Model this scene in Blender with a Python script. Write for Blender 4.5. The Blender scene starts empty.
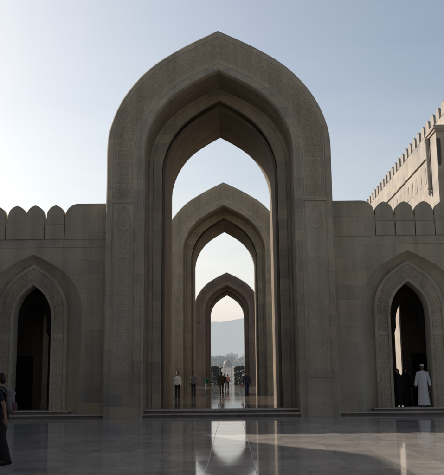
import bpy, bmesh, math, random
from mathutils import Vector, Matrix, noise
random.seed(7)
D = bpy.data
SC = bpy.context.scene
COL = SC.collection

# ------------------------------------------------------------------ helpers
def link(o, parent=None):
    COL.objects.link(o)
    if parent is not None:
        o.parent = parent
    return o

class MB:
    """collects shapes into one bmesh"""
    def __init__(s):
        s.bm = bmesh.new()
    def face(s, pts):
        vs = [s.bm.verts.new(p) for p in pts]
        try:
            return s.bm.faces.new(vs)
        except ValueError:
            return None
    def box(s, x0, x1, y0, y1, z0, z1):
        v = [s.bm.verts.new(p) for p in [(x0,y0,z0),(x1,y0,z0),(x1,y1,z0),(x0,y1,z0),(x0,y0,z1),(x1,y0,z1),(x1,y1,z1),(x0,y1,z1)]]
        for f in [(0,1,5,4),(1,2,6,5),(2,3,7,6),(3,0,4,7),(4,5,6,7),(3,2,1,0)]:
            s.bm.faces.new([v[i] for i in f])
    def loft(s, rows, closed_u=False, closed_v=False):
        """rows of equal length point lists -> quads"""
        V = [[s.bm.verts.new(p) for p in r] for r in rows]
        n = len(V[0])
        R = range(len(V) if closed_v else len(V)-1)
        for i in R:
            a, b = V[i], V[(i+1) % len(V)]
            for j in range(n if closed_u else n-1):
                k = (j+1) % n
                try: s.bm.faces.new([a[j], a[k], b[k], b[j]])
                except ValueError: pass
        return V
    def prism(s, outline, y0, y1, axis='y'):
        """outline of (a,b) extruded"""
        def P(a, b, t):
            return (a, t, b) if axis == 'y' else ((t, a, b) if axis == 'x' else (a, b, t))
        A = [s.bm.verts.new(P(a, b, y0)) for a, b in outline]
        B = [s.bm.verts.new(P(a, b, y1)) for a, b in outline]
        n = len(A)
        s.bm.faces.new(A); s.bm.faces.new(list(reversed(B)))
        for i in range(n):
            s.bm.faces.new([A[i], B[i], B[(i+1) % n], A[(i+1) % n]])
    def ellipsoid(s, c, r, rot=None, seg=16, rings=10):
        c = Vector(c)
        rows = []
        for i in range(rings+1):
            th = math.pi*i/rings
            row = []
            for j in range(seg):
                ph = 2*math.pi*j/seg
                p = Vector((r[0]*math.sin(th)*math.cos(ph), r[1]*math.sin(th)*math.sin(ph), r[2]*math.cos(th)))
                if rot is not None: p = rot @ p
                row.append(c+p)
            rows.append(row)
        top = s.bm.verts.new(rows[0][0]); bot = s.bm.verts.new(rows[-1][0])
        V = [[s.bm.verts.new(p) for p in r_] for r_ in rows[1:-1]]
        for j in range(seg):
            k = (j+1) % seg
            s.bm.faces.new([top, V[0][j], V[0][k]])
            s.bm.faces.new([bot, V[-1][k], V[-1][j]])
            for i in range(len(V)-1):
                s.bm.faces.new([V[i][j], V[i+1][j], V[i+1][k], V[i][k]])
    def tube(s, pts, rad, seg=10, caps=True, squash=1.0):
        pts = [Vector(p) for p in pts]
        if not hasattr(rad, '__len__'): rad = [rad]*len(pts)
        rows = []
        prevx = None
        for i, p in enumerate(pts):
            d = (pts[min(i+1, len(pts)-1)] - pts[max(i-1, 0)]).normalized()
            ref = Vector((1,0,0)) if abs(d.x) < .9 else Vector((0,1,0))
            yv = d.cross(ref).normalized(); xv = yv.cross(d).normalized()
            rows.append([p + rad[i]*(math.cos(2*math.pi*j/seg)*xv + squash*math.sin(2*math.pi*j/seg)*yv) for j in range(seg)])
        V = s.loft(rows, closed_u=True)
        if caps:
            s.bm.faces.new(V[0]); s.bm.faces.new(list(reversed(V[-1])))
    def cap(s, p0, p1, r0, r1, seg=12):
        """tapered capsule"""
        s.tube([p0, p1], [r0, r1], seg)
        s.ellipsoid(p0, (r0,)*3, seg=seg, rings=8); s.ellipsoid(p1, (r1,)*3, seg=seg, rings=8)
    def lathe(s, prof, c=(0,0,0), seg=20, sx=1, sy=1):
        rows = [[(c[0]+r*sx*math.cos(2*math.pi*j/seg), c[1]+r*sy*math.sin(2*math.pi*j/seg), c[2]+z) for j in range(seg)] for r, z in prof]
        V = s.loft(rows, closed_u=True)
        try:
            s.bm.faces.new(V[0]); s.bm.faces.new(list(reversed(V[-1])))
        except ValueError: pass
    def build(s, name, mat, parent=None, smooth=None, normals=True, loc=None):
        if normals: bmesh.ops.recalc_face_normals(s.bm, faces=s.bm.faces[:])
        me = D.meshes.new(name)
        s.bm.to_mesh(me); s.bm.free()
        me.materials.append(mat)
        if smooth is not None:
            me.shade_smooth()
            me.set_sharp_from_angle(angle=math.radians(smooth))
        o = D.objects.new(name, me)
        link(o, parent)
        if loc: o.location = loc
        return o
    def remesh(s, name, mat, parent=None, voxel=.012, smooth_it=6):
        me = D.meshes.new(name); s.bm.to_mesh(me); s.bm.free()
        t = D.objects.new(name, me); COL.objects.link(t)
        m = t.modifiers.new('r', 'REMESH'); m.mode = 'VOXEL'; m.voxel_size = voxel; m.use_smooth_shade = True
        m2 = t.modifiers.new('s', 'SMOOTH'); m2.iterations = smooth_it; m2.factor = .5
        dg = bpy.context.evaluated_depsgraph_get()
        me2 = D.meshes.new_from_object(t.evaluated_get(dg))
        D.objects.remove(t); D.meshes.remove(me)
        me2.name = name; me2.materials.clear(); me2.materials.append(mat); me2.shade_smooth()
        o = D.objects.new(name, me2); link(o, parent)
        return o

def tag(o, label=None, cat=None, group=None, kind=None):
    if label: o['label'] = label
    if cat: o['category'] = cat
    if group: o['group'] = group
    if kind: o['kind'] = kind
    return o
def thing(name, label, cat, loc=(0,0,0), rz=0, group=None):
    o = D.objects.new(name, None); o.empty_display_size = .3
    link(o); o.location = loc; o.rotation_euler = (0,0,rz)
    return tag(o, label, cat, group)
def copy_tree(o, parent=None):
    c = o.copy(); COL.objects.link(c)
    if parent is not None: c.parent = parent
    for ch in o.children: copy_tree(ch, c)
    return c

# ------------------------------------------------------------------ materials
class NT:
    def __init__(s, name):
        s.m = D.materials.new(name); s.m.use_nodes = True
        s.t = s.m.node_tree; s.t.nodes.clear()
        s.out = s.n('ShaderNodeOutputMaterial')
        s.b = s.n('ShaderNodeBsdfPrincipled')
        s.l(s.b.outputs[0], s.out.inputs[0])
    def n(s, typ, **kw):
        nd = s.t.nodes.new(typ)
        for k, v in kw.items(): setattr(nd, k, v)
        return nd
    def l(s, a, b): s.t.links.new(a, b)
    def math(s, op, a, b=None, c=None, clamp=False):
        nd = s.n('ShaderNodeMath', operation=op, use_clamp=clamp)
        for i, v in enumerate((a, b, c)):
            if v is None: continue
            if isinstance(v, (int, float)): nd.inputs[i].default_value = v
            else: s.l(v, nd.inputs[i])
        return nd.outputs[0]
    def mix(s, fac, a, b, blend='MIX'):
        nd = s.n('ShaderNodeMix', data_type='RGBA', blend_type=blend)
        for i, v in ((0, fac), (6, a), (7, b)):
            if isinstance(v, (int, float)): nd.inputs[i].default_value = v
            elif isinstance(v, tuple): nd.inputs[i].default_value = (*v[:3], 1)
            else: s.l(v, nd.inputs[i])
        return nd.outputs[2]
    def ramp(s, fac, stops):
        nd = s.n('ShaderNodeValToRGB'); e = nd.color_ramp.elements
        while len(e) < len(stops): e.new(.5)
        for el, (p, c) in zip(e, stops):
            el.position = p; el.color = (*c, 1) if isinstance(c, tuple) else (c, c, c, 1)
        s.l(fac, nd.inputs[0]); return nd.outputs[0]
    def noise(s, vec, scale, detail=4, rough=.55, dist=0):
        nd = s.n('ShaderNodeTexNoise'); nd.inputs['Scale'].default_value = scale
        nd.inputs['Detail'].default_value = detail; nd.inputs['Roughness'].default_value = rough
        nd.inputs['Distortion'].default_value = dist
        if vec is not None: s.l(vec, nd.inputs['Vector'])
        return nd.outputs[0]
    def bump(s, h, strength, dist, prev=None):
        nd = s.n('ShaderNodeBump'); nd.inputs['Strength'].default_value = strength; nd.inputs['Distance'].default_value = dist
        s.l(h, nd.inputs['Height'])
        if prev is not None: s.l(prev, nd.inputs['Normal'])
        return nd.outputs[0]

def wall_coords(N):
    """2-D masonry coordinates from object space, picked by facing"""
    tc = N.n('ShaderNodeTexCoord'); geo = N.n('ShaderNodeNewGeometry')
    sx = N.n('ShaderNodeSeparateXYZ'); N.l(tc.outputs['Object'], sx.inputs[0])
    sn = N.n('ShaderNodeSeparateXYZ'); N.l(tc.outputs['Normal'], sn.inputs[0])
    side = N.math('GREATER_THAN', N.math('ABSOLUTE', sn.outputs[0]), .6)
    flat = N.math('GREATER_THAN', N.math('ABSOLUTE', sn.outputs[2]), .6)
    mu = N.n('ShaderNodeMix'); N.l(side, mu.inputs[0]); N.l(sx.outputs[0], mu.inputs[2]); N.l(sx.outputs[1], mu.inputs[3])
    mv = N.n('ShaderNodeMix'); N.l(flat, mv.inputs[0]); N.l(sx.outputs[2], mv.inputs[2]); N.l(sx.outputs[1], mv.inputs[3])
    cb = N.n('ShaderNodeCombineXYZ'); N.l(mu.outputs[0], cb.inputs[0]); N.l(mv.outputs[0], cb.inputs[1])
    return tc.outputs['Object'], cb.outputs[0]

def stone(name, base=(.27,.215,.165), bw=1.05, bh=.47, contrast=1.0, carved=0.0, joints=True, haze=0, hazecol=(.5,.52,.54)):
    N = NT(name)
    obj, uv = wall_coords(N)
    r, g, b = base
    col = N.mix(0.0, base, base)
    nz = N.noise(obj, .35, 5)
    big = N.ramp(nz, [(.3, .82), (.7, 1.12)])
    fine = N.ramp(N.noise(obj, 14, 6, .65), [(.3, .88), (.7, 1.1)])
    bumpn = None
    if joints:
        br = N.n('ShaderNodeTexBrick'); N.l(uv, br.inputs['Vector'])
        br.offset = .5; br.inputs['Scale'].default_value = 1
        br.inputs['Brick Width'].default_value = bw; br.inputs['Row Height'].default_value = bh
        br.inputs['Mortar Size'].default_value = .006; br.inputs['Mortar Smooth'].default_value = .3
        br.inputs['Bias'].default_value = 0
        br.inputs['Color1'].default_value = (0,0,0,1); br.inputs['Color2'].default_value = (1,1,1,1); br.inputs['Mortar'].default_value = (.5,.5,.5,1)
        var = br.outputs['Color']
        c = contrast
        tone = N.ramp(var, [(0, (r*(1-.30*c), g*(1-.24*c), b*(1-.12*c))), (.07, (r*(1-.12*c), g*(1-.10*c), b*(1-.06*c))), (.55, (r, g, b)),
                            (.85, (r*(1+.10*c), g*(1+.07*c), b*(1+.02*c))), (1, (r*(1+.2*c), g*(1+.15*c), b*(1+.07*c)))])
        col = N.mix(N.math('MULTIPLY', br.outputs['Fac'], .45), tone, (r*.45, g*.45, b*.45))
        bumpn = N.bump(N.math('SUBTRACT', 1, br.outputs['Fac']), .35, .01)
    col = N.mix(1, col, big, 'MULTIPLY'); col = N.mix(1, col, fine, 'MULTIPLY')
    # faint streaks of weathering running down the blocks
    mp = N.n('ShaderNodeMapping'); N.l(obj, mp.inputs[0]); mp.inputs['Scale'].default_value = (2.2, 2.2, .18)
    col = N.mix(1, col, N.ramp(N.noise(mp.outputs[0], 1, 4), [(.33, .83), (.6, 1.03)]), 'MULTIPLY')
    if carved:
        vo = N.n('ShaderNodeTexVoronoi', feature='DISTANCE_TO_EDGE'); 
        wn = N.n('ShaderNodeTexNoise'); wn.inputs['Scale'].default_value = 5; N.l(obj, wn.inputs['Vector'])
        ad = N.n('ShaderNodeMixRGB', blend_type='ADD'); ad.inputs[0].default_value = .12
        N.l(obj, ad.inputs[1]); N.l(wn.outputs['Color'], ad.inputs[2])
        N.l(ad.outputs[0], vo.inputs['Vector']); vo.inputs['Scale'].default_value = 9
        h = N.ramp(vo.outputs['Distance'], [(.03, 0.0), (.16, 1.0)])
        col = N.mix(N.math('MULTIPLY', N.math('SUBTRACT', 1, h), .35*carved), col, (r*.35, g*.35, b*.35))  # groove shade painted into the colour
        bumpn = N.bump(h, .8, .03, bumpn)
    bumpn = N.bump(N.noise(obj, 30, 5), .12, .01, bumpn)
    N.l(col, N.b.inputs['Base Color']); N.l(bumpn, N.b.inputs['Normal'])
    N.b.inputs['Roughness'].default_value = .82
    N.b.inputs['Specular IOR Level'].default_value = .25
    if haze: add_haze(N, haze, hazecol)
    return N.m

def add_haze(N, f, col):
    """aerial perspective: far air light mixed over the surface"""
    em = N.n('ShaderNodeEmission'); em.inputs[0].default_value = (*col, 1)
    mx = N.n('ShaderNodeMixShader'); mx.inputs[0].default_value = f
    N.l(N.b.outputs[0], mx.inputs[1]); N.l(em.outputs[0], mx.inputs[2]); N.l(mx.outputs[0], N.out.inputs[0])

def marble(name, base=(.2,.195,.185), tile=1.0, rough=.05, tilt=0):
    N = NT(name)
    tc = N.n('ShaderNodeTexCoord'); mpg = N.n('ShaderNodeMapping'); N.l(tc.outputs['Object'], mpg.inputs[0]); mpg.inputs['Location'].default_value = (.05, .2, 0); obj = mpg.outputs[0]
    br = N.n('ShaderNodeTexBrick'); N.l(obj, br.inputs['Vector']); br.offset = 0.0
    br.inputs['Scale'].default_value = 1; br.inputs['Brick Width'].default_value = tile; br.inputs['Row Height'].default_value = tile
    br.inputs['Mortar Size'].default_value = .007; br.inputs['Mortar Smooth'].default_value = .2
    br.inputs['Color1'].default_value = (0,0,0,1); br.inputs['Color2'].default_value = (1,1,1,1); br.inputs['Mortar'].default_value = (.5,.5,.5,1)
    r, g, b = base
    tone = N.ramp(br.outputs['Color'], [(0, (r*.8, g*.81, b*.83)), (.5, (r, g, b)), (1, (r*1.12, g*1.11, b*1.1))])
    vein = N.ramp(N.noise(obj, 1.3, 8, .62, 1.6), [(.32, .7), (.5, 1.0), (.7, 1.08)])
    vein2 = N.ramp(N.noise(obj, .22, 4), [(.3, .84), (.7, 1.1)])
    col = N.mix(1, tone, vein, 'MULTIPLY'); col = N.mix(1, col, vein2, 'MULTIPLY')
    col = N.mix(N.math('MULTIPLY', br.outputs['Fac'], .85), col, (r*.3, g*.34, b*.33))
    N.l(col, N.b.inputs['Base Color'])
    ro = N.math('MULTIPLY_ADD', N.noise(obj, 1.9, 5), .06, rough-.03)
    ro = N.math('MULTIPLY_ADD', br.outputs['Color'], .035, ro)
    ro = N.math('MULTIPLY_ADD', br.outputs['Fac'], .15, ro)
    N.l(ro, N.b.inputs['Roughness'])
    base_n = None
    if tilt:      # level slabs; only the shading normal leans, to shift the mirrored arch
        gn = N.n('ShaderNodeNewGeometry'); va = N.n('ShaderNodeVectorMath', operation='ADD'); vn = N.n('ShaderNodeVectorMath', operation='NORMALIZE')
        N.l(gn.outputs['Normal'], va.inputs[0]); va.inputs[1].default_value = (0, -tilt, 0); N.l(va.outputs[0], vn.inputs[0]); base_n = vn.outputs[0]
    bm_ = N.bump(N.math('SUBTRACT', 1, br.outputs['Fac']), .25, .004, base_n)
    bm_ = N.bump(N.noise(obj, 2.6, 3), .02, .004, bm_)
    N.l(bm_, N.b.inputs['Normal'])
    N.b.inputs['Specular IOR Level'].default_value = .2
    return N.m

def plain(name, col, rough=.7, var=.2, scale=12, haze=0, hazecol=(.5,.52,.54), bump=.1):
    N = NT(name)
    tc = N.n('ShaderNodeTexCoord'); obj = tc.outputs['Object']
    v = N.ramp(N.noise(obj, scale, 5), [(.3, 1-var), (.7, 1+var)])
    N.l(N.mix(1, tuple(col), v, 'MULTIPLY'), N.b.inputs['Base Color'])
    N.b.inputs['Roughness'].default_value = rough; N.b.inputs['Specular IOR Level'].default_value = .3
    if bump: N.l(N.bump(N.noise(obj, scale*2.5, 4), bump, .01), N.b.inputs['Normal'])
    if haze: add_haze(N, haze, hazecol)
    return N.m

def foliage(name, a, b, haze=0, hazecol=(.5,.52,.54)):
    N = NT(name)
    tc = N.n('ShaderNodeTexCoord'); geo = N.n('ShaderNodeNewGeometry')
    v = N.noise(tc.outputs['Object'], 1.1, 4)
    w = N.n('ShaderNodeTexWhiteNoise'); N.l(geo.outputs['Random Per Island'], w.inputs['Vector'])
    f = N.math('MULTIPLY_ADD', geo.outputs['Random Per Island'], .6, N.math('MULTIPLY', v, .5), clamp=True)
    N.l(N.ramp(f, [(.2, a), (.85, b)]), N.b.inputs['Base Color'])
    N.b.inputs['Roughness'].default_value = .6
    N.b.inputs['Specular IOR Level'].default_value = .2
    if haze: add_haze(N, haze, hazecol)
    return N.m

STONE_BASE = (.475,.425,.33)
M = dict(
    stone=stone('sandstone_blocks', STONE_BASE, contrast=1.0),
    wall=stone('sandstone_wall', STONE_BASE, bw=1.3, bh=.62, contrast=.85),
    merlon=stone('sandstone_merlon', STONE_BASE, joints=False),
    carved=stone('carved_sandstone', (.52,.465,.365), bw=1.0, bh=.95, contrast=.5, joints=False),
    carved_reveal=stone('carved_reveal_sandstone', (.38,.315,.24), contrast=.8, carved=.7),
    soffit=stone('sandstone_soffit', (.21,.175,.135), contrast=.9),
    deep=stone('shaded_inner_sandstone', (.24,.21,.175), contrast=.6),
    black=stone('painted_shade_inner_arch', (.03,.027,.024), contrast=.3),  # near-black colour stands in for the unlit arch
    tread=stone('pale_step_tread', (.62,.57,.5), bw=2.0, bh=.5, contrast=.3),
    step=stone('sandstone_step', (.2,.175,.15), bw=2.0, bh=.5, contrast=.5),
    building=stone('pale_sandstone_building', (.40,.372,.338), bw=1.4, bh=.6, contrast=.7),
    marble=marble('polished_marble', (.5,.475,.455), .9, tilt=.0148),
    marble2=marble('polished_marble_platform', (.21,.185,.16), 1.2, .05),
    dark=plain('dark_wood', (.015,.013,.012), .5),
    ground=plain('garden_ground', (.09,.085,.05), .95, .4, .3),
    panel=plain('shaded_glass', (.05,.06,.07), .15, .1),
    skin=plain('skin', (.32,.19,.13), .5, .08, 20, bump=0),
    skin_dark=plain('skin_tan', (.2,.115,.075), .5, .08, 20, bump=0),
    hair=plain('black_hair', (.012,.01,.009), .5, .3, 60),
    navy=plain('navy_cotton', (.014,.018,.032), .85, .25, 40),
    blackcloth=plain('black_cloth', (.008,.008,.009), .8, .3, 30),
    whitecloth=plain('white_cotton', (.72,.72,.74), .8, .06, 30),
    darktrouser=plain('dark_trousers', (.02,.021,.028), .85, .25, 40),
    olive=plain('olive_cotton', (.075,.06,.03), .85, .2, 40),
    blue=plain('blue_cotton', (.03,.04,.085), .85, .2, 40),
    pink=plain('pink_cloth', (.42,.22,.2), .8, .15, 40),
    maroon=plain('maroon_cloth', (.11,.05,.048), .8, .2, 30),
    greycloth=plain('grey_backpack_cloth', (.17,.17,.19), .8, .2, 30),
    shoe=plain('dark_leather', (.015,.013,.012), .5, .2, 40),
    eye=plain('eye_dark', (.02,.015,.012), .2, .1, 20, bump=0),
    lip=plain('lip', (.25,.11,.09), .5, .1, 20, bump=0),
    bark=plain('bark', (.06,.045,.03), .9, .3, 8),
    leaf=foliage('hedge_leaves', (.018,.03,.012), (.04,.06,.022), .04, (.3,.32,.34)),
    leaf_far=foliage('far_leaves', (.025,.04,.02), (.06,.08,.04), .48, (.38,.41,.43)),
    leaf_bright=foliage('shrub_leaves', (.03,.12,.05), (.06,.22,.09)),
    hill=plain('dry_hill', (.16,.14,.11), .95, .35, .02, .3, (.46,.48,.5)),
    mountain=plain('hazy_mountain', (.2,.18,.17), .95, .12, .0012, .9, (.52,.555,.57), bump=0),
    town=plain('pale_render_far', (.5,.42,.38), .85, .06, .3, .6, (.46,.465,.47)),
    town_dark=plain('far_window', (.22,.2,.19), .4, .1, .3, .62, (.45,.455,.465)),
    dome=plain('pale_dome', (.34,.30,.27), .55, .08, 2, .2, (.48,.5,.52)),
)

# ------------------------------------------------------------------ pointed arch outline
ARC = [(0,1),(.11,.996),(.218,.974),(.388,.9),(.555,.775),(.717,.588),(.865,.318),(1,0)]
def arc_u(v):
    """half width share at height share v (smooth interpolation of ARC)"""
    n = len(ARC)
    for i in range(n-1):
        if v <= ARC[i+1][0] + 1e-9:
            p0 = ARC[max(i-1,0)]; p1 = ARC[i]; p2 = ARC[i+1]; p3 = ARC[min(i+2,n-1)]
            h = p2[0]-p1[0]; t = (v-p1[0])/h
            m1 = 0 if i == 0 else (p2[1]-p0[1])/(p2[0]-p0[0])
            m2 = (p3[1]-p1[1])/(p3[0]-p1[0]) if i < n-2 else (p2[1]-p1[1])/h*1.02
            return ((2*t**3-3*t**2+1)*p1[1] + (t**3-2*t**2+t)*h*m1 + (-2*t**3+3*t**2)*p2[1] + (t**3-t**2)*h*m2)
    return 0
def arch(half, spring, apex, z0=0.0, legs=6, arcs=36):
    L = []
    for i in range(legs): L.append((half, z0+(spring-z0)*i/legs))
    for i in range(arcs+1):
        v = (i/arcs)
        v = 1-(1-v)**1.0
        L.append((half*arc_u(v), spring+(apex-spring)*v))
    left = [(-x, z) for x, z in L]
    return left + [(x, z) for x, z in reversed(L[:-1])]
def lerp(A, B, s): return [(a[0]+(b[0]-a[0])*s, a[1]+(b[1]-a[1])*s) for a, b in zip(A, B)]
def at(C, y): return [(x, y, z) for x, z in C]
def strips(m, *rows): m.loft([at(c, y) for c, y in rows])

def relief(x, y, s=6.0, seed=0.0):
    """carved arabesque height 0..1"""
    wx = noise.noise((x*2.3, y*2.3, 3+seed)); wy = noise.noise((x*2.3, y*2.3, 9+seed))
    X, Y = x + .07*wx, y + .07*wy
    d, _ = noise.voronoi((X*s, Y*s, seed))
    e = d[1]-d[0]
    vine = max(0, 1-abs(e-.10)/.13)
    leaf = max(0, 1-max(0, d[0]-.10)/.16)*(.6+.4*math.cos(5*math.atan2(wx*3+X*s % 1-.5, wy*3+Y*s % 1-.5)))
    fine = .25*(.5+.5*noise.noise((x*26, y*26, 2)))
    return min(1, max(vine, .85*leaf) + fine)

def fold(t, period):
    t = abs(t) % (2*period)
    return t if t < period else 2*period-t

def scroll(px, py, w, l, pitch=.10):
    """leafy spiral scrolls filling a cell w x l (cells are mirrored by the caller), height 0..1"""
    best = None
    for k, (cx, cy, R_) in enumerate(((.52,.5,.5), (.06,.06,.26), (.95,.05,.26), (.05,.94,.26), (.95,.95,.26), (.05,.5,.2))):
        dx, dy = px-cx*w, py-cy*l
        r = math.hypot(dx, dy); q = r/(R_*min(w, l))
        if best is None or q < best[0]: best = (q, r, math.atan2(dy, dx), k)
    q, r, th, k = best
    sgn = 1 if k % 2 else -1
    f = (r/pitch + sgn*th/(2*math.pi)) % 1.0
    stem = max(0, 1-abs(f-.5)/.24)
    lf = .5+.5*math.cos(sgn*th*7 + r*40)
    leaf = max(0, 1-abs(f-.02)/.22, 1-abs(f-.98)/.22)*max(0, lf-.25)*1.2
    rim = max(0, 1-abs(q-1.02)/.07)
    bud = max(0, 1-r/(pitch*.42))
    return min(1.0, max(stem**.7, leaf, rim*.9, bud))

# ------------------------------------------------------------------ gateway
O  = arch(5.0, 11.5, 17.37); I = arch(3.33, 11.5, 15.44)
B1 = lerp(O, I, .16); B2 = lerp(O, I, .765); B3 = lerp(O, I, .93)
S  = arch(2.768, 11.1, 14.88); LIP = arch(2.77, 11.08, 14.72); R = arch(2.775, 11.1, 15.1); P = arch(2.64, 11.0, 14.6)
DEPTH = 9.2
def make_gateway():
    g = thing('archway', '', 'archway')
    m = MB()
    strips(m, (O, 4.6), (O, .05), (lerp(O, I, .03), 0), (B1, 0), (B1, .07))
    strips(m, (B2, .07), (B2, 0), (lerp(O,I,.82), 0), (lerp(O,I,.83), .03), (B3, .03), (lerp(O,I,.945), 0), (lerp(O,I,.985), 0), (I, .05), (I, .32))
    m.build('front_frame', M['stone'], g, 40)
    m = MB(); strips(m, (I, .32), (I, .36), (lerp(O,I,1.012), .38), (lerp(O,I,1.012), 2.12), (I, 2.14), (I, 2.3))
    m.build('front_reveal', M['carved_reveal'], g, 40)
    m = MB(); strips(m, (I, 2.3), (lerp(I,S,.3), 2.3), (lerp(I,S,.33), 2.27), (S, 2.27), (S, 2.45), (R, 2.47), (R, 3.5), (LIP, 3.5))
    m.build('inner_arch', M['stone'], g, 40)
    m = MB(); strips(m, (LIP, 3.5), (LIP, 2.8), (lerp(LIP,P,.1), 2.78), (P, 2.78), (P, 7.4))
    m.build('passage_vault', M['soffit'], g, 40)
    m = MB(); strips(m, (P, 7.4), (lerp(I,P,.98), 7.42), (I, 7.42), (I, DEPTH), (O, DEPTH), (O, 4.6))
    m.build('rear_frame', M['stone'], g, 40)
    # carved band in real relief over the arch
    pts = []
    zc = 9.5
    fine = lambda C: resample(C, zc)
    b1 = resample(B1, zc); b2 = resample(B2, zc)
    rows = []
    mid = [((a[0]+b[0])/2, (a[1]+b[1])/2) for a, b in zip(b1, b2)]
    run = [0.0]
    for a, b in zip(mid[:-1], mid[1:]): run.append(run[-1]+math.dist(a, b))
    half_ = run[-1]/2; run = [t-half_ for t in run]
    nu = 60
    for i in range(nu+1):
        s = i/nu
        row = []
        for jj, (a, b) in enumerate(zip(b1, b2)):
            x = a[0]+(b[0]-a[0])*s; z = a[1]+(b[1]-a[1])*s
            edge = min(s, 1-s)
            if edge < .02: h = .5
            elif edge < .075: h = .8
            elif edge < .10: h = .25
            else: h = scroll(abs(s-.5)*1.02, fold(run[jj], .56), .47, .56)
            row.append((x, .06-.044*h, z))
        rows.append(row)
    m = MB(); m.loft(rows); m.build('carved_band', M['carved'], g, 35)
    # lower pillar panels
    for sgn in (-1, 1):
        x0, x1 = sorted((sgn*4.73, sgn*3.72))
        m = MB()
        m.box(x0, x1, .004, .2, 0, 1.62)
        m.box(x0-.0, x1+.0, -.02, .2, 1.62, 1.72)
        m.box(x0, x1, .02, .2, 1.72, 1.86)
        m.box(x0, x1, -.012, .2, 9.28, 9.5)
        for xx in (x0, x1-.07): m.box(xx, xx+.07, .025, .2, 1.86, 9.28)
        m.build('pillar_base', M['stone'], g)
        z0, z1 = 1.86, 9.28
        a, b = x0+.07, x1-.07
        nx, nz = 56, int((z1-z0)/.018)
        cx = (a+b)/2; hw = (b-a)/2; rows = []
        for k in range(nz+1):
            z = z0+(z1-z0)*k/nz; row = []
            for i in range(nx+1):
                x = a+(b-a)*i/nx
                dx = abs(x-cx)/hw
                zt = z1-.12-.95*(dx/.8)**1.5 if dx < .8 else z0      # slim pointed head of the sunk panel
                inside = z < zt and dx < .78 and z > z0+.15
                rim = (abs(z-zt) < .04 and dx < .8) or (.78 <= dx < .86 and z < z1-1.05 and z > z0+.1) or (abs(z-z0-.13) < .03 and dx < .84)
                if rim: h = 1.0
                elif inside:
                    h = .55*scroll(abs(x-cx), fold(z-z0, .5), hw*.8, .5, .09)
                    if abs(z-4.6) < .07 or abs(z-6.85) < .07: h = .7
                else: h = .35+.5*scroll(abs(x-cx), fold(z-z0, .4), hw, .4, .08) if dx < .78 else .55
                rr = math.hypot(x-cx, z-(z1-.98))
                if rr < .27: h = 1.0 if (.20 < rr or rr < .05) else .15+.7*(.5+.5*math.cos(8*math.atan2(z-(z1-.98), x-cx)))*(rr > .08)
                if dx > .98 or k in (0, nz): h = .4
                row.append((x, .056-.033*h, z))
            rows.append(row)
        m = MB(); m.loft(rows); m.build('carved_panel', M['carved'], g, 35)
    return g
def resample(C, zc, step=.034):
    """points along an outline above zc, evenly spaced by index share"""
    ref = [p for p in C]
    # left side start at zc .. right side end at zc
    out = [ ]
    L = [p for p in ref]
    pts = []
    for a, b in zip(L[:-1], L[1:]):
        pts.append((a, b))
    # fixed subdivision per segment so two outlines pair up
    for (a, b) in pts:
        leg = abs(a[0]-b[0]) < 1e-6
        n = 26 if not leg else 80
        for k in range(n):
            t = k/n; z = a[1]+(b[1]-a[1])*t
            if z >= zc: out.append((a[0]+(b[0]-a[0])*t, z))
    return out

Y1, PITCH = 32.7, 27.45
gate = make_gateway()
gate.location = (0, Y1, 0)
gate['label'] = 'nearest and tallest looking pointed sandstone archway with carved band, framing the two arches behind'
gate['group'] = 'row of pointed sandstone archways'
g2 = copy_tree(gate); g2.location = (0, Y1+PITCH+.3, 0)
g2['label'] = 'middle pointed sandstone archway, seen inside the nearest arch and in front of the smallest one'
g3 = copy_tree(gate); g3.location = (0, Y1+3*PITCH, 0)
g3['label'] = 'farthest and smallest looking sandstone archway, opening onto hazy mountains and dome'

# the farthest gateway gets a darker, browner stone colour
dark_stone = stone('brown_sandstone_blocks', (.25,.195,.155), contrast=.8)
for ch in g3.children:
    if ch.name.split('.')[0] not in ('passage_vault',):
        ch.material_slots[0].link = 'OBJECT'; ch.material_slots[0].material = dark_stone

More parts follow.
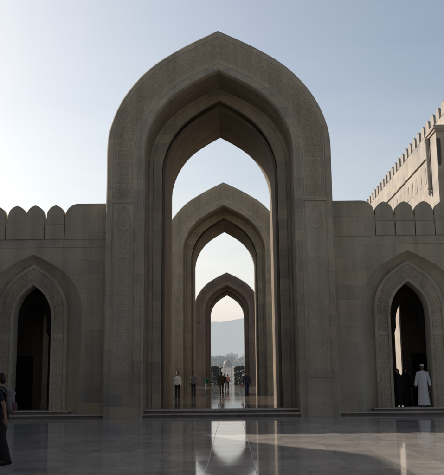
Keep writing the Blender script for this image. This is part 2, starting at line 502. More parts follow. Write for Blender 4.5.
# ------------------------------------------------------------------ front walls
YW = 33.35; WX1 = 26.0; DX = 8.32; PI_ = .873
def make_wall(sgn, label):
    w = thing('crenellated_wall', label, 'wall', (0, YW, 0))
    niche = [(sgn*DX+x, z) for x, z in arch(2.22, 4.55, 7.12, 0, 4, 24)]
    xa, xb = (4.97, WX1) if sgn > 0 else (-WX1, -4.97)
    m = MB()
    out = [(xa, 0)] + niche + [(xb, 0), (xb, 7.8), (xa, 7.8)]
    m.prism(out, 0, 1.0)
    lo, hi = sorted((sgn*6.5, sgn*WX1))
    m.box(lo, hi, .055, 1.0, 7.8, 8.74)
    m.build('wall_body', M['wall'], w)
    # string courses
    m = MB(); m.box(xa, xb, -.025, .05, 7.42, 7.5); m.build('string_course', M['merlon'], w)
    # end block with rounded shoulder
    prof = [(4.97, 7.8), (4.97, 9.4), (6.35, 9.4)]
    for k in range(1, 9):
        t = k/8*math.pi/2
        prof.append((6.35+.57*math.sin(t), 8.84+.56*math.cos(t)))
    prof.append((6.92, 7.8))
    m = MB(); m.prism([(sgn*x, z) for x, z in prof], -.022, .62); m.box(*sorted((sgn*4.97, sgn*6.93)), -.035, .64, 7.78, 8.42)
    m.build('end_block', M['wall'], w, 30)
    # merlons
    first = None
    k = 0
    while 7.375+PI_*k < WX1-.3:
        x = sgn*(7.375+PI_*k); k += 1
        if first is None:
            pr = [(-.405, 8.475), (-.405, 8.80)]
            n = 8
            for (u, v) in [(.985,.2),(.93,.4),(.82,.58),(.62,.76),(.36,.9),(0,1.0)]: pr.append((-.405*u, 8.80+.56*v))
            pr = pr + [(-a, b) for a, b in reversed(pr[:-1])]
            m = MB(); m.prism(pr, .03, .45)
            m.box(-.418, .418, -.055, .46, 7.8, 8.44)
            first = m.build('merlon', M['merlon'], w, 25)
            first.location = (x, 0, 0)
        else:
            c = first.copy(); COL.objects.link(c); c.parent = w; c.location = (x+random.uniform(-.006,.006), random.uniform(-.006,.006), random.uniform(-.006,.006)); c.rotation_euler = (0, random.uniform(-.006,.006), 0)
    # doorway: splayed niche, carved surround, deep reveal
    F0 = arch(2.22, 4.55, 7.12, 0, 4, 24); F1 = arch(1.53, 4.45, 6.68, 0, 4, 24); F2 = arch(.84, 4.2, 5.76, 0, 4, 24)
    sh = lambda C: [(sgn*DX+x, z) for x, z in C]
    m = MB()
    strips(m, (sh(F0), 0.0), (sh(lerp(F0,F1,.25)), .2), (sh(lerp(F0,F1,.6)), .36), (sh(lerp(F0,F1,.96)), .42))
    m.build('niche_splay', M['merlon'], w, 40)
    m = MB()
    strips(m, (sh(lerp(F0,F1,.96)), .5), (sh(lerp(F0,F1,.96)), .22), (sh(F1), .2), (sh(lerp(F1,F2,.16)), .2), (sh(lerp(F1,F2,.18)), .245))
    strips(m, (sh(lerp(F1,F2,.8)), .245), (sh(lerp(F1,F2,.82)), .2), (sh(lerp(F1,F2,.97)), .2), (sh(F2), .24), (sh(F2), 1.0))
    d = m.build('door_surround', M['stone'], w, 40)
    a = lerp(F1,F2,.18); b = lerp(F1,F2,.8)
    rows = []
    mid = []
    for j in range(len(a)-1):
        nseg = 9 if abs(a[j][0]-a[j+1][0]) > 1e-6 else 56
        for k2 in range(nseg):
            t = k2/nseg; mid.append((a[j][0]+(a[j+1][0]-a[j][0])*t, a[j][1]+(a[j+1][1]-a[j][1])*t))
    run = [0.0]
    for p_, q_ in zip(mid[:-1], mid[1:]): run.append(run[-1]+math.dist(p_, q_))
    hr = run[-1]/2; run = [t-hr for t in run]
    for i in range(27):
        s = i/26; row = []
        for j in range(len(a)-1):
            nseg = 9 if abs(a[j][0]-a[j+1][0]) > 1e-6 else 56
            for k2 in range(nseg):
                t = k2/nseg
                ax = a[j][0]+(a[j+1][0]-a[j][0])*t; az = a[j][1]+(a[j+1][1]-a[j][1])*t
                bx = b[j][0]+(b[j+1][0]-b[j][0])*t; bz = b[j][1]+(b[j+1][1]-b[j][1])*t
                x = ax+(bx-ax)*s; z = az+(bz-az)*s
                h = 0 if i in (0, 26) else (scroll(abs(s-.5)*.44, fold(run[len(row)], .26), .22, .26, .07) if z > 3.6 else (.15 if z > 3.45 else (.9 if z > 3.38 else .8*scroll(abs(s-.5)*.44, fold(z, .3), .22, .3, .08))))
                row.append((sgn*DX+x, .245-.04*h, z))
        rows.append(row)
    m = MB(); m.loft(rows); m.build('carved_band', M['carved'], w, 35)
    # inner hanging arch with rounded corbel ends
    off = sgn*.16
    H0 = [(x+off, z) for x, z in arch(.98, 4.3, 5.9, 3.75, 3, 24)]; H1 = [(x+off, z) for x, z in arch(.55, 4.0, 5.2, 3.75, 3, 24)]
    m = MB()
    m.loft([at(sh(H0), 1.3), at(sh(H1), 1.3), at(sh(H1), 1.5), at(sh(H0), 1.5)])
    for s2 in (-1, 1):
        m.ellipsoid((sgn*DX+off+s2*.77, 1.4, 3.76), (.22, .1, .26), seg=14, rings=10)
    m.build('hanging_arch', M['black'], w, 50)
    # vestibule behind the doorway
    m = MB()
    inn, outx = sgn*(DX-1.6), sgn*(DX+3.0)
    l, r = sorted((inn, outx))
    m.box(l-.3, l, 1.0, 4.4, 0, 7.6); m.box(r, r+.3, 1.0, 4.4, 0, 7.6)
    m.box(l-.3, r+.3, 1.0, 4.7, 7.6, 7.78)
    # rear wall; the right one opens on its inner side
    g0, g1 = sorted((sgn*(DX+.2), sgn*(DX+.52)))
    if sgn > 0:
        m.box(l-.3, g0, 4.4, 4.7, 0, 7.6); m.box(g1, r+.3, 4.4, 4.7, 0, 7.6); m.box(g0, g1, 4.4, 4.7, 5.6, 7.6)
    else:
        m.box(l-.3, r+.3, 4.4, 4.7, 0, 7.6)
        pm = MB(); pm.box(sgn*(DX-.06)-.13, sgn*(DX-.06)+.13, 2.6, 2.9, 0.3, 4.6); pm.box(sgn*(DX-.06)-.17, sgn*(DX-.06)+.17, 2.55, 2.95, 0.3, .55); pm.build('pier', M['stone'], w)
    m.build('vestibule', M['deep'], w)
    dl, dr = sorted((sgn*(DX+.95), sgn*(DX+2.1)))
    m = MB(); m.box(dl, dr, 4.32, 4.4, .3, 2.75); m.build('inner_door', M['dark'], w)
    # steps in front of the wall, each a riser under an overhanging tread
    lo, hi = sorted((sgn*5.02, sgn*WX1))
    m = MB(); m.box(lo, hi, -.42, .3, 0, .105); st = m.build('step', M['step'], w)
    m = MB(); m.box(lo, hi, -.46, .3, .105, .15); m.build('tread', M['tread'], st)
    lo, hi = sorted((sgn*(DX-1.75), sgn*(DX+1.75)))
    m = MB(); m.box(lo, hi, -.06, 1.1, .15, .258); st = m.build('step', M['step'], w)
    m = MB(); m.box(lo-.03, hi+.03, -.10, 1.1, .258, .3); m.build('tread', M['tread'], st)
    return w
make_wall(-1, 'crenellated sandstone wall with a dark pointed doorway, left of the tall archway')
make_wall(1, 'crenellated sandstone wall whose pointed doorway shows a sunlit strip, right of the tall archway')

# ------------------------------------------------------------------ building behind on the right
bx, bt = 15.0, 19.0
b = thing('stone_building', 'pale sunlit sandstone building with toothed parapet, rising behind the wall on the right', 'building', (bx, 40, 0))
m = MB(); m.box(0, 14, -4, 62, 0, bt); m.build('wall', M['building'], b)
m = MB(); m.box(-.12, .05, -4, 62, bt-1.75, bt-1.6); m.build('string_course', M['building'], b)
first = None
for k in range(44):
    y = -3.2+1.38*k
    if first is None:
        pr = [(-.42, 0), (-.42, .52), (-.40, .68), (-.28, .84), (0, .98)]
        pr += [(-a_, b_) for a_, b_ in reversed(pr[:-1])]
        m = MB(); m.prism(pr, -.02, .16, 'x'); first = m.build('merlon', M['building'], b); first.location = (0, y, bt)
        m = MB(); m.box(-.024, .02, -.3, .3, 0, 1.15); fp = m.build('slot_panel', M['building'], b); fp.location = (0, y, bt-3.5)
    else:
        c = first.copy(); COL.objects.link(c); c.parent = b; c.location = (0, y, bt)
        if k < 40:
            c = fp.copy(); COL.objects.link(c); c.parent = b; c.location = (0, y, bt-3.5)
# projecting bay with pendant corner shaft
bay = thing('bay', '', '')
D.objects.remove(bay)
m = MB(); m.box(-2.0, .05, 4.3, 5.95, 8.6, 16.2)
bayo = m.build('bay', M['building'], b)
m = MB(); m.box(-2.16, .05, 4.1, 6.2, 16.36, 16.55); m.box(-2.08, .05, 4.2, 6.1, 16.2, 16.36); m.build('cornice', M['building'], bayo)
m = MB(); m.lathe([(.02,12.55),(.10,12.65),(.13,12.8),(.09,12.9),(.15,13.0),(.115,13.15),(.115,15.8),(.17,15.95),(.17,16.2)], (-2.14, 5.86, 0), 14); m.build('corner_shaft', M['building'], bayo, 40)
pan = [(x*.55-1.80, z) for x, z in [(-.30, 15.75), (.1, 15.75), (.1, 14.4), (.05, 14.15), (-.1, 14.02), (-.25, 14.15), (-.30, 14.4)]]
m = MB(); m.prism(pan, 4.27, 4.32); m.build('window', M['panel'], bayo)

# ------------------------------------------------------------------ unseen block added left of the court, outlined by the shade it casts
sp = thing('shade_block', 'unseen sandstone block with sloping shoulders, added left of the courtyard to cast shade', 'pavilion', (-14.0, 0, 0))
prof = [(32.6, 0), (32.6, 7.6), (32.2, 7.95), (30.8, 8.6), (29.5, 9.35), (28.9, 9.95), (28.3, 10.3), (27.2, 10.35), (20, 10.3), (-58, 10.3), (-58, 0)]
m = MB(); m.prism(prof, -4, 0, 'x'); m.build('wall_body', M['wall'], sp)
m = MB(); m.box(0.0, .1, -58, 32.6, 0, .5); m.box(0, .06, -58, 27, 9.6, 9.75); m.build('unseen_plinth', M['step'], sp)
for k in range(-15, 5):
    y = 8.5+4.2*k
    m = MB(); m.prism([(y+x, z) for x, z in arch(1.2, 4.2, 6.4, .5, 3, 12)], -.02, .12, 'x'); m.build('unseen_blind_arch', M['carved'], sp)

lw = thing('added_shade_wall', 'unseen plain sandstone wall added behind the left doorway to shade the passage floor', 'wall', (-15, 38, 0))  # unseen wall, added to keep sun off the left passage floor
m = MB(); m.box(-.9, 0, 0, 60, 0, 8.6); m.build('wall_body', M['wall'], lw)
m = MB(); m.box(-1.0, .1, -.1, 60.1, 8.6, 8.85); m.build('unseen_coping', M['step'], lw)
ph = thing('unseen_prayer_hall', 'unseen sandstone prayer hall with blind arches, added to block low sky over the court', 'hall', (0, -14, 0))  # added out of view, tall and dark to dim the lower facade
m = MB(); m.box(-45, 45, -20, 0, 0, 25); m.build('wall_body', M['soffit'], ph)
m = MB(); m.box(-45.2, 45.2, -20.2, .3, 25, 25.5); m.box(-45, 45, -.1, .25, .0, .6); m.build('cornice', M['step'], ph)
for k in range(9):
    m = MB(); m.prism([(-36+9*k+x, z) for x, z in arch(2.6, 6, 10.5, .6, 3, 12)], -.1, .1); m.build('unseen_blind_arch', M['deep'], ph)

# ------------------------------------------------------------------ ground
m = MB(); m.box(-70, 70, -60, 33.4, -.6, 0); tag(m.build('courtyard_paving', M['marble']), kind='structure')
m = MB(); m2 = MB()
for k, (y_, z_) in enumerate(((32.74, .15), (33.22, .3))):
    m.box(-3.6, 3.6, y_+.04, 34.4+k*.03, -.3+k*.02, z_-.042); m2.box(-3.6, 3.6, y_, 34.42+k*.03, z_-.042, z_-(.0 if k == 0 else .004))
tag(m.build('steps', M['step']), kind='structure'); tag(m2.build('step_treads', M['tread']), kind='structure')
m = MB(); m.box(-40, 40, 34.45, 128, -.5, .2955); tag(m.build('platform', M['marble2']), kind='structure')
m = MB()
m.face([(-15000,-3000,-.62),(15000,-3000,-.62),(15000,15000,-.62),(-15000,15000,-.62)])
tag(m.build('ground', M['ground']), kind='structure')
# rising ground with the town
rows = []
for i in range(30):
    y = 240+i*45; row = []
    for j in range(61):
        x = -450+j*15
        z = -.6+26*min(1, max(0, (y-330)/650))**1.1 + 5*noise.noise((x*.012, y*.012, 1)) * min(1, (y-240)/150)
        row.append((x, y, max(z, -.62)))
    rows.append(row)
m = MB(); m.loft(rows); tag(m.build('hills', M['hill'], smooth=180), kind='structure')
rows = []
for i in range(26):
    t = i/25; row = []
    for j in range(121):
        x = -6000+j*100
        crest = 628+36*math.sin(x*.0042+.8)+130*noise.noise((x*.0009, 0, 5))+60*noise.noise((x*.003, 1, 5))+22*noise.noise((x*.011, 2, 5))
        z = crest*(1-(1-t)**1.5) + (1-t)*t*260*noise.noise((x*.004, t*3, 8))
        row.append((x, 7000+t*1700, z-20))
    rows.append(row)
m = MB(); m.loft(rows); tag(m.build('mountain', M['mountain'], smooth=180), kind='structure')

# ------------------------------------------------------------------ planting and town beyond
def leaves(m, c, r, n, size, rnd):
    for _ in range(n):
        while True:
            p = Vector((rnd.uniform(-1,1), rnd.uniform(-1,1), rnd.uniform(-1,1)))
            if .25 < p.length < 1: break
        p = Vector((p.x*r[0], p.y*r[1], p.z*r[2]))+Vector(c)
        a = Vector((rnd.gauss(0,1), rnd.gauss(0,1), rnd.gauss(0,1))).normalized()
        bb = a.cross(Vector((rnd.gauss(0,1), rnd.gauss(0,1), rnd.gauss(0,1)))).normalized()
        s = size*rnd.uniform(.6, 1.4)
        m.face([p-a*s, p+bb*s*.5, p+a*s, p-bb*s*.5])
def hedge(label, x0, x1, y0, y1, h):
    rnd = random.Random(int(x0*10))
    t = thing('hedge', label, 'hedge', ((x0+x1)/2, (y0+y1)/2, -.6), group='clipped hedges beyond the far arch')
    hx, hy = (x1-x0)/2, (y1-y0)/2
    m = MB()
    for _ in range(5000):
        p = Vector((rnd.uniform(-hx,hx), rnd.uniform(-hy,hy), rnd.uniform(0,h)))
        f = rnd.random()
        if f < .4: p.y = -hy+rnd.gauss(0,.12)
        elif f < .7: p.z = h+rnd.gauss(0,.12)
        elif f < .85: p.x = rnd.choice((-hx,hx))+rnd.gauss(0,.1)
        a = Vector((rnd.gauss(0,1), rnd.gauss(0,1), rnd.gauss(0,1))).normalized()
        bb = a.cross(Vector((rnd.gauss(0,1), rnd.gauss(0,1), rnd.gauss(0,1)))).normalized(); s = rnd.uniform(.12,.3)
        m.face([p-a*s, p+bb*s*.6, p+a*s, p-bb*s*.6])
    m.build('foliage', M['leaf'], t, normals=False)
    m = MB()
    for k in range(6):
        x = -hx+.3+(2*hx-.6)*k/5
        m.tube([(x,0,0),(x+.1,.1,h*.5),(x-.1,0,h*.9)], [.12,.09,.04], 6)
    m.build('stems', M['bark'], t)
hedge('dark clipped hedge beyond the farthest arch, left of the dome', -9, -1.9, 146, 150, 4.0)
hedge('dark clipped hedge beyond the farthest arch, right of the dome', 1.4, 9, 146, 150, 4.0)
def tree(label, loc, h, w, seed, mat, group):
    rnd = random.Random(seed)
    t = thing('tree', label, 'tree', loc, group=group)
    m = MB()
    m.tube([(0,0,0),(.1,0,h*.2),(0,.1,h*.45),(.1,0,h*.7)], [h*.035,h*.028,h*.02,h*.008], 7)
    cl = []
    for k in range(7):
        a = rnd.uniform(0, 6.28); rr = w*.5*rnd.uniform(.3,.75); z = h*rnd.uniform(.42,.85)
        c = (rr*math.cos(a), rr*math.sin(a), z); cl.append(c)
        m.tube([(0,0,h*.3),(c[0]*.5,c[1]*.5,(h*.3+z)/2),c], [h*.014,h*.01,h*.005], 5)
    m.build('trunk', M['bark'], t)
    m = MB()
    for c in cl+[(0,0,h*.8)]:
        q = rnd.uniform(.22,.34)
        leaves(m, c, (w*q, w*q, h*q*.6), 240, w*.035, rnd)
    m.build('crown', mat, t, normals=False)
T = [(-6.5,205,8,8,'bushy dark green tree left of the pale dome'),(7.5,214,7,8,'bushy green tree right of the pale dome, behind the hedge'),
     (-13,330,9,12,'wide green tree on the slope behind the dome, left side'),(-5,420,11,14,'wide green tree on the hill under the pale block, left of it'),
     (8,390,8,12,'green tree on the slope right of the dome'),(15,470,11,15,'large green tree on the hill at the right edge of the far opening')]
for i, (x, y, h, w, lab) in enumerate(T):
    z = -.6 if y < 330 else -.6+26*min(1, max(0, (y-330)/650))**1.1
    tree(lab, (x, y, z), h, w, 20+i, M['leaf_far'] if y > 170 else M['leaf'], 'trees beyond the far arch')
def kiosk():
    t = thing('domed_pavilion', 'small pale domed garden pavilion beyond the farthest arch, lit from the left', 'pavilion', (-.35, 200, .3))
    t.scale = (.68, .68, .82)
    m = MB(); m.lathe([(2.0,0),(2.0,.4),(1.8,.4),(1.8,.6)], seg=24); m.build('base', M['dome'], t, 30)
    for k in range(8):
        a = k*math.pi/4+.39
        m = MB(); m.lathe([(.16,.6),(.13,.8),(.12,4.3),(.2,4.6)], (1.45*math.cos(a),1.45*math.sin(a),0), 10); m.build('column', M['dome'], t, 40)
    m = MB(); m.lathe([(1.75,4.6),(1.75,5.0),(1.6,5.05),(1.6,5.3),(1.45,5.3)], seg=24); m.build('drum', M['dome'], t, 30)
    pr = [(1.45,5.25),(1.57,5.5),(1.56,5.8),(1.4,6.15),(1.1,6.5),(.7,6.77),(.3,6.93),(.05,6.99)]
    m = MB(); m.lathe(pr, seg=28); d = m.build('dome', M['dome'], t, 60)
    m = MB(); m.lathe([(.06,6.95),(.1,7.1),(.05,7.2),(.08,7.3),(.01,7.7)], seg=10); m.build('finial', M['dome'], t, 40)
kiosk()
def block(label, x, y, w, h, dep, z, floors, bays):
    t = thing('apartment_block', label, 'building', (x, y, z), group='pale buildings of the far town')
    m = MB(); m.box(-w/2, w/2, 0, dep, 0, h); m.box(-w/2-.2, w/2+.2, -.2, dep, h, h+.5); m.build('wall', M['town'], t)
    m = MB(); m.box(-w*.2, w*.1, 2, dep*.6, h+.5, h+2.5); m.build('roof_hut', M['town'], t)
    for f in range(floors):
        for k in range(bays):
            cx = -w/2+w*(k+.5)/bays; cz = h*(f+.5)/floors
            m = MB(); m.box(cx-w/bays*.28, cx+w/bays*.28, -.06, .05, cz-h/floors*.25, cz+h/floors*.25); m.build('window', M['town_dark'], t)
block('wide pale pinkish block on the hill right above the dome', 2.5, 900, 14, 6.5, 12, 21.0, 2, 6)
block('low pale house on the slope at the left edge of the far opening', -14, 560, 11, 4.5, 9, 6.5, 1, 4)
block('pale flat roofed house on the slope to the right of the dome', 9.5, 520, 9, 4, 9, 6.0, 1, 3)
block('small pale house on the hillside left below the wide pinkish block', -8, 760, 9, 5, 8, 14.5, 1, 3)
block('small pale house on the hill at the right edge of the far opening', 15.5, 820, 10, 6, 8, 16.5, 2, 3)
# green shrub by the far pillar
t = thing('potted_shrub', 'small bright green potted shrub at the left foot of the farthest arch', 'potted plant', (-3.1, 113.6, .296))
m = MB(); m.lathe([(.18,0),(.26,.38),(.29,.4),(.29,.46),(.25,.46),(.24,.42)], seg=16); m.build('pot', M['step'], t, 40)
rnd = random.Random(3); m = MB(); leaves(m, (0,0,.8), (.38,.38,.38), 500, .09, rnd); m.build('foliage', M['leaf_bright'], t, normals=False)
m = MB()
for k in range(5):
    a = k*1.26; m.tube([(0,0,.35),(.1*math.cos(a),.1*math.sin(a),.6),(.25*math.cos(a),.25*math.sin(a),.95)], [.02,.015,.008], 6)
m.build('stem', M['bark'], t)

# ------------------------------------------------------------------ people (front = +Y in their own space)
def person(label, loc, rz, h=1.74, style='shirt', top='navy', legs='darktrouser', skin='skin', stride=.0, armL=(-.03, 0), armR=(-.03, 0),
           hair='short', vox=.014, sleeve='short', group=None, elbow=(.02,.02)):
    k = h/1.75
    t = thing('person', label, 'person', loc, rz, group)
    V3 = lambda x, y, z: Vector((x*k, y*k, z*k))
    J = {}
    for s, n in ((-1,'L'),(1,'R')):
        st = stride*s
        J['hip'+n] = V3(.09*s, 0, .93); J['kn'+n] = V3(.10*s, st*.5+.03, .50); J['an'+n] = V3(.105*s, st, .09); J['toe'+n] = V3(.125*s, st+.15, .035)
        ay, ao = (armL if s < 0 else armR)
        e = elbow[0 if s < 0 else 1]
        J['sh'+n] = V3(.18*s, 0, 1.395); J['el'+n] = V3((.235+ao*.5)*s, -.03+ay*.6, 1.13+abs(ay)*.03)
        J['wr'+n] = V3((.245+ao)*s, ay*1.0+e, .88+abs(e)*.5); 
    body = MB()
    # torso
    body.ellipsoid(V3(0,0,1.0), (.155*k,.105*k,.15*k)); body.ellipsoid(V3(0,0,1.17), (.135*k,.095*k,.17*k)); body.ellipsoid(V3(0,.005,1.33), (.165*k,.11*k,.15*k))
    body.cap(V3(0,0,1.435), V3(-.17,0,1.40), .06*k, .055*k); body.cap(V3(0,0,1.435), V3(.17,0,1.40), .06*k, .055*k)
    body.cap(V3(0,-.005,1.43), V3(0,.015,1.56), .06*k, .052*k)
    # head: skull, jaw, nose, ears
    body.ellipsoid(V3(0,.01,1.645), (.073*k,.092*k,.105*k)); body.ellipsoid(V3(0,.045,1.58), (.052*k,.055*k,.055*k))
    body.cap(V3(0,.098,1.645), V3(0,.118,1.605), .010*k, .017*k); body.ellipsoid(V3(0,.095,1.665), (.05*k,.012*k,.012*k))
    body.ellipsoid(V3(0,.097,1.572), (.024*k,.012*k,.010*k))
    for s in (-1,1): body.ellipsoid(V3(.076*s,0,1.63), (.012*k,.022*k,.034*k))
    for n, s in (('L',-1),('R',1)):
        body.cap(J['hip'+n], J['kn'+n], .085*k, .058*k); body.cap(J['kn'+n], J['an'+n], .056*k, .038*k)
        body.cap(J['an'+n]-V3(0,.03,.03), J['toe'+n], .042*k, .03*k)
        body.cap(J['sh'+n], J['el'+n], .052*k, .041*k); body.cap(J['el'+n], J['wr'+n], .041*k, .028*k)
        w = J['wr'+n]; d = (w-J['el'+n]).normalized(); fwd = Vector((0,1,0)); inw = Vector((-s,0,0))
        pe = w+d*.095*k
        R_ = Matrix(((1,0,0),(0,1,0),(0,0,1)))
        body.ellipsoid(w+d*.05*k, (.018*k,.042*k,.055*k), seg=12, rings=8)
        for q, ln in ((-.030,.060),(-.010,.075),(.011,.080),(.031,.070)):
            p0 = pe+fwd*q*k-d*.012*k; p1 = p0+d*ln*.55*k+inw*.006*k; p2 = p1+d*ln*.5*k+inw*.02*k
            body.cap(p0, p1, .0092*k, .0088*k, 8); body.cap(p1, p2, .0088*k, .0075*k, 8)
        p0 = w+d*.03*k+fwd*.035*k; p1 = p0+d*.03*k+fwd*.025*k+inw*.01*k; p2 = p1+d*.032*k+fwd*.006*k+inw*.008*k
        body.cap(p0, p1, .0115*k, .010*k, 8); body.cap(p1, p2, .010*k, .008*k, 8)
    body.remesh('body', M[skin], t, vox, 2)
    m = MB()
    for s in (-1,1): m.ellipsoid(V3(.03*s,.091,1.648), (.013*k,.008*k,.008*k), seg=10, rings=6)
    m.build('eyes', M['eye'], t, 180)
    m = MB(); m.ellipsoid(V3(0,.105,1.572), (.022*k,.006*k,.007*k), seg=10, rings=6); m.build('mouth', M['lip'], t, 180)
    # shoes
    for n, s in (('L',-1),('R',1)):
        m = MB(); a = J['an'+n]; to = J['toe'+n]
        m.cap(Vector((a.x, a.y-.035*k, .05*k)), Vector((to.x, to.y, .042*k)), .05*k, .043*k); m.cap(Vector((a.x,a.y-.01,.06*k)), Vector((a.x,a.y,.11*k)), .05*k, .047*k)
        o = m.remesh('shoe', M['shoe'], t, max(vox,.012), 3)
    def arms_cloth(m, r0, r1, full):
        for n, s in (('L',-1),('R',1)):
            if full:
                m.cap(J['sh'+n], J['el'+n], (.068+r0)*k, (.056+r0)*k); m.cap(J['el'+n], J['wr'+n]-(J['wr'+n]-J['el'+n]).normalized()*.02, (.056+r0)*k, (.045+r1)*k)
            else:
                m.cap(J['sh'+n], J['sh'+n].lerp(J['el'+n], .62), (.07+r0)*k, (.062+r1)*k)
    def torso_cloth(m, low=.88, ease=0):
        m.lathe([((.17+ease)*k,low*k),((.172+ease)*k,(low+.08)*k),((.163+ease)*k,1.12*k),((.176+ease)*k,1.28*k),(.172*k,1.38*k),(.13*k,1.46*k),(.068*k,1.50*k),(.05*k,1.50*k)], seg=24, sx=1.0, sy=.68)
        m.cap(V3(0,-.005,1.435), V3(-.165,-.005,1.395), .066*k, .06*k); m.cap(V3(0,-.005,1.435), V3(.165,-.005,1.395), .066*k, .06*k)
    if style == 'shirt':
        m = MB()
        torso_cloth(m); arms_cloth(m, 0, .004, sleeve == 'long')
        m.remesh('shirt', M[top], t, max(vox,.012), 5)
        m = MB()
        m.ellipsoid(V3(0,0,.98), (.17*k,.12*k,.12*k))
        for n in 'LR':
            m.cap(J['hip'+n], J['kn'+n], .098*k, .075*k); m.cap(J['kn'+n], J['an'+n]+Vector((0,0,.0)), .074*k, .062*k)
        m.remesh('trousers', M[legs], t, max(vox,.012), 5)
    else:
        m = MB()
        wd = .25 if style == 'robe' else .225
        rings = [(wd,.07),(wd-.012,.2),(.21,.55),(.19,.85),(.185,1.1),(.19,1.28),(.178,1.38),(.13,1.47),(.066,1.51),(.05,1.51)]
        seg = 40; rows = []
        for r_, z in rings:
            row = []
            for j in range(seg):
                a = 2*math.pi*j/seg
                fold = 1+.09*max(0,(1-z/1.2))*math.sin(9*a+.8*math.sin(3*a))
                row.append((r_*k*fold*math.cos(a), r_*k*fold*.72*math.sin(a)+stride*.2*max(0,1-z), z*k))
            rows.append(row)
        V = m.loft(rows, closed_u=True); m.bm.faces.new(V[0]); m.bm.faces.new(list(reversed(V[-1])))
        m.cap(V3(0,0,1.435), V3(-.165,0,1.395), .07*k, .064*k); m.cap(V3(0,0,1.435), V3(.165,0,1.395), .07*k, .064*k)
        arms_cloth(m, .004, .018, True)
        m.remesh('robe', M[top], t, max(vox,.012), 4)
    if hair == 'short':
        m = MB(); m.ellipsoid(V3(0,-.006,1.682), (.088*k,.104*k,.094*k)); m.ellipsoid(V3(0,-.052,1.63), (.08*k,.062*k,.085*k)); m.remesh('hair', M['hair'], t, .012, 3)
    elif hair == 'scarf':
        m = MB(); m.ellipsoid(V3(0,-.02,1.66), (.098*k,.108*k,.115*k)); m.ellipsoid(V3(0,-.03,1.56), (.095*k,.1*k,.12*k)); m.cap(V3(-.07,-.01,1.45), V3(.07,-.01,1.45), .1*k, .1*k)
        m.remesh('headscarf', M[top if style != 'shirt' else 'blue'], t, .014, 5)
    elif hair == 'cap':
        m = MB(); m.ellipsoid(V3(0,-.03,1.645), (.079*k,.075*k,.09*k)); m.remesh('hair', M['hair'], t, .012, 2)
        m = MB(); m.lathe([(.079*k,1.675*k),(.083*k,1.70*k),(.08*k,1.755*k),(.06*k,1.768*k),(.01*k,1.77*k)], seg=24, sy=1.15); m.build('cap', M['whitecloth'], t, 50)
    return t

R = math.radians
lean = (R(-6), 0, R(84))
t = person('man in navy t-shirt and dark trousers with backpack, at the left edge', (-4.05, 15.5, 0), R(84), 1.78, top='navy', stride=.1, armL=(-.20,.02), armR=(.06,.02), vox=.009, elbow=(.03,.06))
t.rotation_euler = lean
# backpack on his back
t = thing('backpack', 'grey backpack worn by the man at the left edge', 'backpack', (-4.05, 15.5, 0), 0)
t.rotation_euler = lean
m = MB(); m.ellipsoid((0,-.185,1.24), (.135,.085,.20)); m.ellipsoid((0,-.19,1.12), (.145,.095,.13)); m.cap((-.06,-.2,1.36), (.06,-.2,1.36), .075, .075); m.remesh('bag', M['greycloth'], t, .012, 4)
m = MB(); m.ellipsoid((0,-.262,1.10), (.11,.04,.10)); m.cap((-.09,-.262,1.17), (.09,-.262,1.17), .02, .02); m.remesh('front_pocket', M['maroon'], t, .012, 4)
for s in (-1,1):
    m = MB(); m.tube([(s*.10,-.14,1.38),(s*.11,-.06,1.485),(s*.115,.05,1.475),(s*.12,.125,1.36),(s*.125,.13,1.2),(s*.15,.02,1.05),(s*.15,-.12,1.04)], .022, 8, squash=.6); m.build('strap', M['greycloth'], t, 60)
person('man in white shirt and dark trousers, standing in the left of the passage', (-3.05, 50.5, .296), R(160), 1.70, top='whitecloth', armL=(.03,.0), armR=(.02,-.02), vox=.016, sleeve='long')
person('thin figure in pale shirt leaning by the left pillar of the middle arch', (-2.42, 58.9, .296), R(200), 1.72, top='greycloth', vox=.016, armR=(.1,-.05), elbow=(.02,.15))
person('person in olive brown jacket walking down the middle of the passage', (-.30, 61.5, .296), R(8), 1.76, top='olive', legs='olive', stride=.22, sleeve='long', armL=(.12,.02), armR=(-.12,.02), vox=.016)
person('distant person in pale pink top, behind the one in olive', (.1, 88, .296), R(10), 1.66, top='pink', stride=.15, sleeve='long', vox=.02)
person('distant person in dark clothes, between the olive and the pink figures', (-.28, 84, .296), R(-15), 1.7, top='blackcloth', stride=.15, sleeve='long', vox=.02)
person('person in dark blue clothes with long sleeves, at the right of the passage', (1.62, 58.2, .296), R(200), 1.74, top='blue', legs='blue', stride=.1, sleeve='long', armL=(.05,.04), armR=(.05,.05), vox=.016)
t = thing('handbag', 'small pink bag hanging beside the person in dark blue', 'bag', (1.30, 58.15, .296))
m = MB(); m.ellipsoid((0,0,.72), (.11,.06,.15)); m.remesh('pouch', M['pink'], t, .012, 4)
m = MB(); m.tube([(-.07,0,.82),(-.05,0,.98),(0.02,0,1.02),(.07,0,.96),(.07,0,.82)], .012, 6); m.build('strap', M['pink'], t, 60)
person('slim person in black robe and headscarf, against the sunlit strip in the right doorway', (7.72, 34.0, .30), R(165), 1.64, style='abaya', top='blackcloth', hair='scarf', vox=.015)
person('person in black robe and headscarf, between the sunlit strip and the man in white', (8.16, 34.35, .30), R(190), 1.66, style='abaya', top='blackcloth', hair='scarf', vox=.015)
person('man in long white robe and cap, standing in the right doorway', (8.77, 33.75, .30), R(172), 1.82, style='robe', top='whitecloth', skin='skin_dark', hair='cap', vox=.013, armL=(.03,.05), armR=(.03,.05))

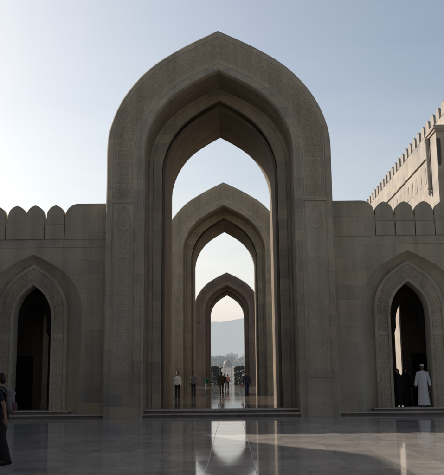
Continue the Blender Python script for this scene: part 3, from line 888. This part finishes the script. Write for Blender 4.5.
# ------------------------------------------------------------------ camera
cam = D.cameras.new('camera'); co = D.objects.new('camera', cam); link(co)
cam.sensor_fit = 'HORIZONTAL'; cam.sensor_width = 36; cam.lens = 36*760/444
cam.clip_start = .1; cam.clip_end = 40000
p, y, r = map(math.radians, (10.4, .53, .55))
fw = Vector((-math.sin(y)*math.cos(p), math.cos(y)*math.cos(p), math.sin(p)))
rt = fw.cross(Vector((0,0,1))).normalized(); up = rt.cross(fw)
rt2 = rt*math.cos(r)-up*math.sin(r); up2 = up*math.cos(r)+rt*math.sin(r)
Mx = Matrix((rt2, up2, -fw)).transposed().to_4x4(); Mx.translation = (.41, 0, 1.665)
co.matrix_world = Mx
SC.camera = co

# ------------------------------------------------------------------ light
sd = Vector((-1.69, 1.125, 1.0)).normalized()
el = math.asin(sd.z); az = math.atan2(sd.x, sd.y)
sun = D.lights.new('sun', 'SUN'); so = D.objects.new('sun', sun); link(so)
sun.energy = 5.0; sun.angle = R(.55); sun.color = (1.0, .87, .73)
so.rotation_euler = (-sd).to_track_quat('-Z', 'Y').to_euler()
W = D.worlds.new('World'); SC.world = W; W.use_nodes = True
nt = W.node_tree; nt.nodes.clear()
o = nt.nodes.new('ShaderNodeOutputWorld'); bg = nt.nodes.new('ShaderNodeBackground')
sky = nt.nodes.new('ShaderNodeTexSky'); sky.sky_type = 'NISHITA'; sky.sun_disc = False
sky.sun_elevation = el; sky.sun_rotation = az
sky.air_density = 1.0; sky.dust_density = 2.5; sky.ozone_density = 1.0; sky.altitude = 0
bg.inputs[1].default_value = .1
# bright milky haze low in the air and around the sun, laid over the clear-sky model
def wm(op, a, b=None, c=None, clamp=False):
    nd = nt.nodes.new('ShaderNodeMath'); nd.operation = op; nd.use_clamp = clamp
    for i, v in enumerate((a, b, c)):
        if v is None: continue
        if isinstance(v, (int, float)): nd.inputs[i].default_value = v
        else: nt.links.new(v, nd.inputs[i])
    return nd.outputs[0]
def wmix(f, a, b):
    nd = nt.nodes.new('ShaderNodeMix'); nd.data_type = 'RGBA'; nd.clamp_result = False
    for i, v in ((0, f), (6, a), (7, b)):
        if isinstance(v, tuple): nd.inputs[i].default_value = (*v, 1)
        else: nt.links.new(v, nd.inputs[i])
    return nd.outputs[2]
def wscale(col, k):
    nd = nt.nodes.new('ShaderNodeVectorMath'); nd.operation = 'SCALE'
    nt.links.new(col, nd.inputs[0])
    if isinstance(k, (int, float)): nd.inputs['Scale'].default_value = k
    else: nt.links.new(k, nd.inputs['Scale'])
    return nd.outputs[0]
tcw = nt.nodes.new('ShaderNodeTexCoord'); nrm = nt.nodes.new('ShaderNodeVectorMath'); nrm.operation = 'NORMALIZE'
nt.links.new(tcw.outputs['Generated'], nrm.inputs[0])
dt = nt.nodes.new('ShaderNodeVectorMath'); dt.operation = 'DOT_PRODUCT'; nt.links.new(nrm.outputs[0], dt.inputs[0]); dt.inputs[1].default_value = sd
sz = nt.nodes.new('ShaderNodeSeparateXYZ'); nt.links.new(nrm.outputs[0], sz.inputs[0])
elev = wm('MAXIMUM', sz.outputs[2], 0.0)
q = wm('MULTIPLY_ADD', dt.outputs['Value'], .5, .5)
lowhaze = wm('EXPONENT', wm('MULTIPLY', elev, -1/.15))
glow = wm('MULTIPLY', wm('POWER', q, 6.0), .386)
# thin cloud wisps near the horizon
nz = nt.nodes.new('ShaderNodeTexNoise'); mpw = nt.nodes.new('ShaderNodeMapping'); mpw.inputs['Scale'].default_value = (3, 3, 14)
nt.links.new(nrm.outputs[0], mpw.inputs[0]); nt.links.new(mpw.outputs[0], nz.inputs[0]); nz.inputs['Scale'].default_value = 1.6; nz.inputs['Detail'].default_value = 5
wisp = wm('MULTIPLY', wm('MULTIPLY', wm('SUBTRACT', nz.outputs[0], .5), lowhaze), 1.1)
fac = wm('ADD', wm('ADD', lowhaze, glow), wisp, clamp=True)
kk = wm('EXPONENT', wm('MULTIPLY', elev, -1/.062))
hz_ = wmix(kk, (15.0, 14.54, 12.9), (5.0, 1.1, 2.9))
hz_ = wscale(hz_, wm('MULTIPLY_ADD', wm('POWER', q, .93), .743, .257))
fin = wmix(fac, wscale(sky.outputs[0], 1.31), hz_)
zen = nt.nodes.new('ShaderNodeMapRange'); zen.interpolation_type = 'SMOOTHSTEP'; nt.links.new(elev, zen.inputs[0])
for i_, v_ in ((1, .46), (2, .85), (3, 1.0), (4, .3)): zen.inputs[i_].default_value = v_
fin = wscale(fin, zen.outputs[0])
nt.links.new(fin, bg.inputs[0]); nt.links.new(bg.outputs[0], o.inputs[0])
SC.view_settings.view_transform = 'Standard'; SC.view_settings.look = 'None'; SC.view_settings.exposure = 0
SC.render.engine = 'CYCLES'
SC.cycles.max_bounces = 8; SC.cycles.diffuse_bounces = 5
